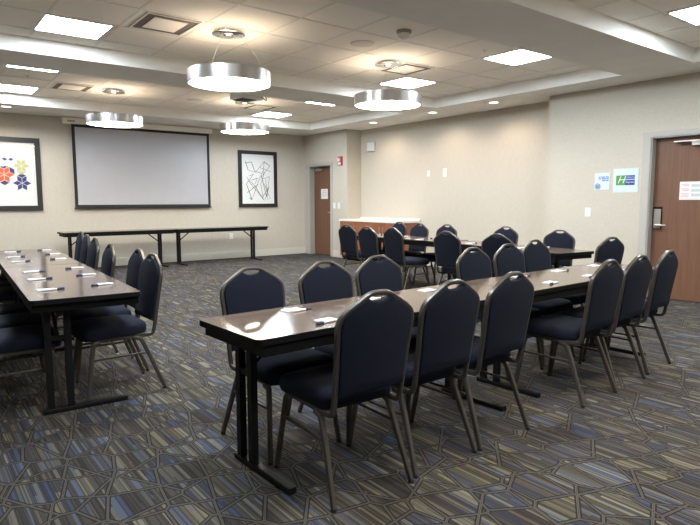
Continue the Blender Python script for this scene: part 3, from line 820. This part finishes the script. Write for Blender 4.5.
q = MB(); q.lathe([(0,-.010),(.105,-.010),(.125,-.008),(.135,0)], 'grille', 36); tag(q.build('ceiling_speaker', smooth=True, loc=(4.05, 5.03, ZT)), 'round white ceiling speaker between the two ring pendants', 'speaker')
q = MB(); q.lathe([(0,-.010),(.105,-.010),(.125,-.008),(.135,0)], 'grille', 36); tag(q.build('ceiling_speaker', smooth=True, loc=(4.02, 9.5, ZT)), 'round white ceiling speaker in the far tray above the screen', 'speaker')
root = empty('smoke_detector', (4.09, 4.42, ZT)); tag(root, 'white domed smoke detector beside the ceiling beam', 'smoke detector')
q = MB(); q.lathe([(.075,0),(.078,-.018),(.068,-.028),(0,-.028)], 'frame_door', 28); q.build('base', root, True)
q = MB(); q.lathe([(.060,-.028),(.056,-.060),(.032,-.078),(0,-.082)], 'white', 24); q.build('dome', root, True)
def sprinkler(x, y, label):
    q = MB(); q.lathe([(0,-.004),(.032,-.004),(.036,0)], 'tbar', 20); q.lathe([(0,-.022),(.016,-.021),(.006,-.016),(.009,-.004)], 'white', 14)
    tag(q.build('sprinkler_head', smooth=True, loc=(x, y, ZT)), label, 'sprinkler', 'ceiling sprinklers')
sprinkler(5.33, 4.42, 'small sprinkler head in the middle tray left of the light panel by the beam')
sprinkler(1.45, 9.05, 'small sprinkler head in the far tray above the diamond print')

def downlight(x, y, label):
    root = empty('downlight', (x, y, ZS)); tag(root, label, 'downlight', 'recessed soffit downlights')
    q = MB(); q.lathe([(.070,-.004),(.088,-.004),(.092,0)], 'white', 32); q.build('trim_ring', root, True)
    q = MB(); q.lathe([(0,-.002),(.070,-.002)], 'down_light', 32); q.build('lens', root)
    li = bpy.data.lights.new('downlight_lamp', 'SPOT'); li.energy = SPOT_W; li.spot_size = math.radians(158); li.spot_blend = .6; li.color = (1, .80, .62); li.shadow_soft_size = .06
    lo = bpy.data.objects.new('downlight_lamp', li); COL.objects.link(lo); lo.parent = root; lo.location = (0, 0, -.012)
downlight(7.46, 8.93, 'small round downlight in the soffit along the right wall, farthest of three')
downlight(7.455, 7.30, 'small round downlight in the soffit along the right wall, middle of three')
downlight(7.46, 5.98, 'small round downlight in the soffit along the right wall, nearest of three')
downlight(1.43, 11.02, 'small round downlight in the soffit above the diamond print')

# ceiling projector
root = empty('ceiling_projector', (4.30, 8.2, ZT), math.radians(6)); tag(root, 'white projector hung from the far tray ceiling, partly behind the near ring pendant', 'projector')
q = MB(); q.prism(rrect(.42, .32, .04), -.150, -.045, 'white', bevel=.012); q.build('body', root, True)
q = MB(); q.lathe([(0,-.06),(.035,-.06),(.035,-.045),(.055,-.03),(.055,0)], 'white', 20); q.build('mount', root, True)
q = MB(); q.lathe([(0,.02),(.03,.02),(.036,.03),(.036,0)], 'dark', 20, (-.06, .158, -.098), axis='y'); q.build('lens', root, True)
q = MB(); q.box((-.17, -.13, -.155), (.10, .13, -.149), 'dark'); q.build('underside_plate', root)
q = MB(); q.tube(smooth_path([(.17, -.16, -.10), (.24, -.19, -.16), (.27, -.15, -.12), (.25, -.12, -.06), (.24, -.10, 0)], 2), .008, 'rubber', 6); q.build('cord', root, True)

# ------------------------------------------------------------------ world, camera
w = bpy.data.worlds.new('world'); scene.world = w; w.use_nodes = True
w.node_tree.nodes['Background'].inputs[0].default_value = (.5, .48, .45, 1); w.node_tree.nodes['Background'].inputs[1].default_value = .05
cam = bpy.data.cameras.new('camera'); co = bpy.data.objects.new('camera', cam); COL.objects.link(co); scene.camera = co
cam.sensor_width = 36; cam.sensor_fit = 'HORIZONTAL'; cam.lens = 577.13 / 700 * 36; cam.clip_start = .05
yaw, pitch, roll = math.radians(37.5886), math.radians(6.1676), math.radians(.0953)
fwd = Vector((math.sin(yaw)*math.cos(pitch), math.cos(yaw)*math.cos(pitch), -math.sin(pitch)))
right = Vector((math.cos(yaw), -math.sin(yaw), 0)); down = fwd.cross(right)
r2 = right*math.cos(roll) + down*math.sin(roll); d2 = down*math.cos(roll) - right*math.sin(roll)
R = Matrix((( r2.x, -d2.x, -fwd.x), (r2.y, -d2.y, -fwd.y), (r2.z, -d2.z, -fwd.z)))
co.matrix_world = Matrix.Translation((0, 0, 1.28)) @ R.to_4x4()

vs_ = scene.view_settings
vs_.view_transform = 'Standard'; vs_.look = 'None'; vs_.gamma = 1; vs_.use_curve_mapping = False; vs_.exposure = EXPOSURE
scene.cycles.max_bounces = 10; scene.cycles.diffuse_bounces = 6
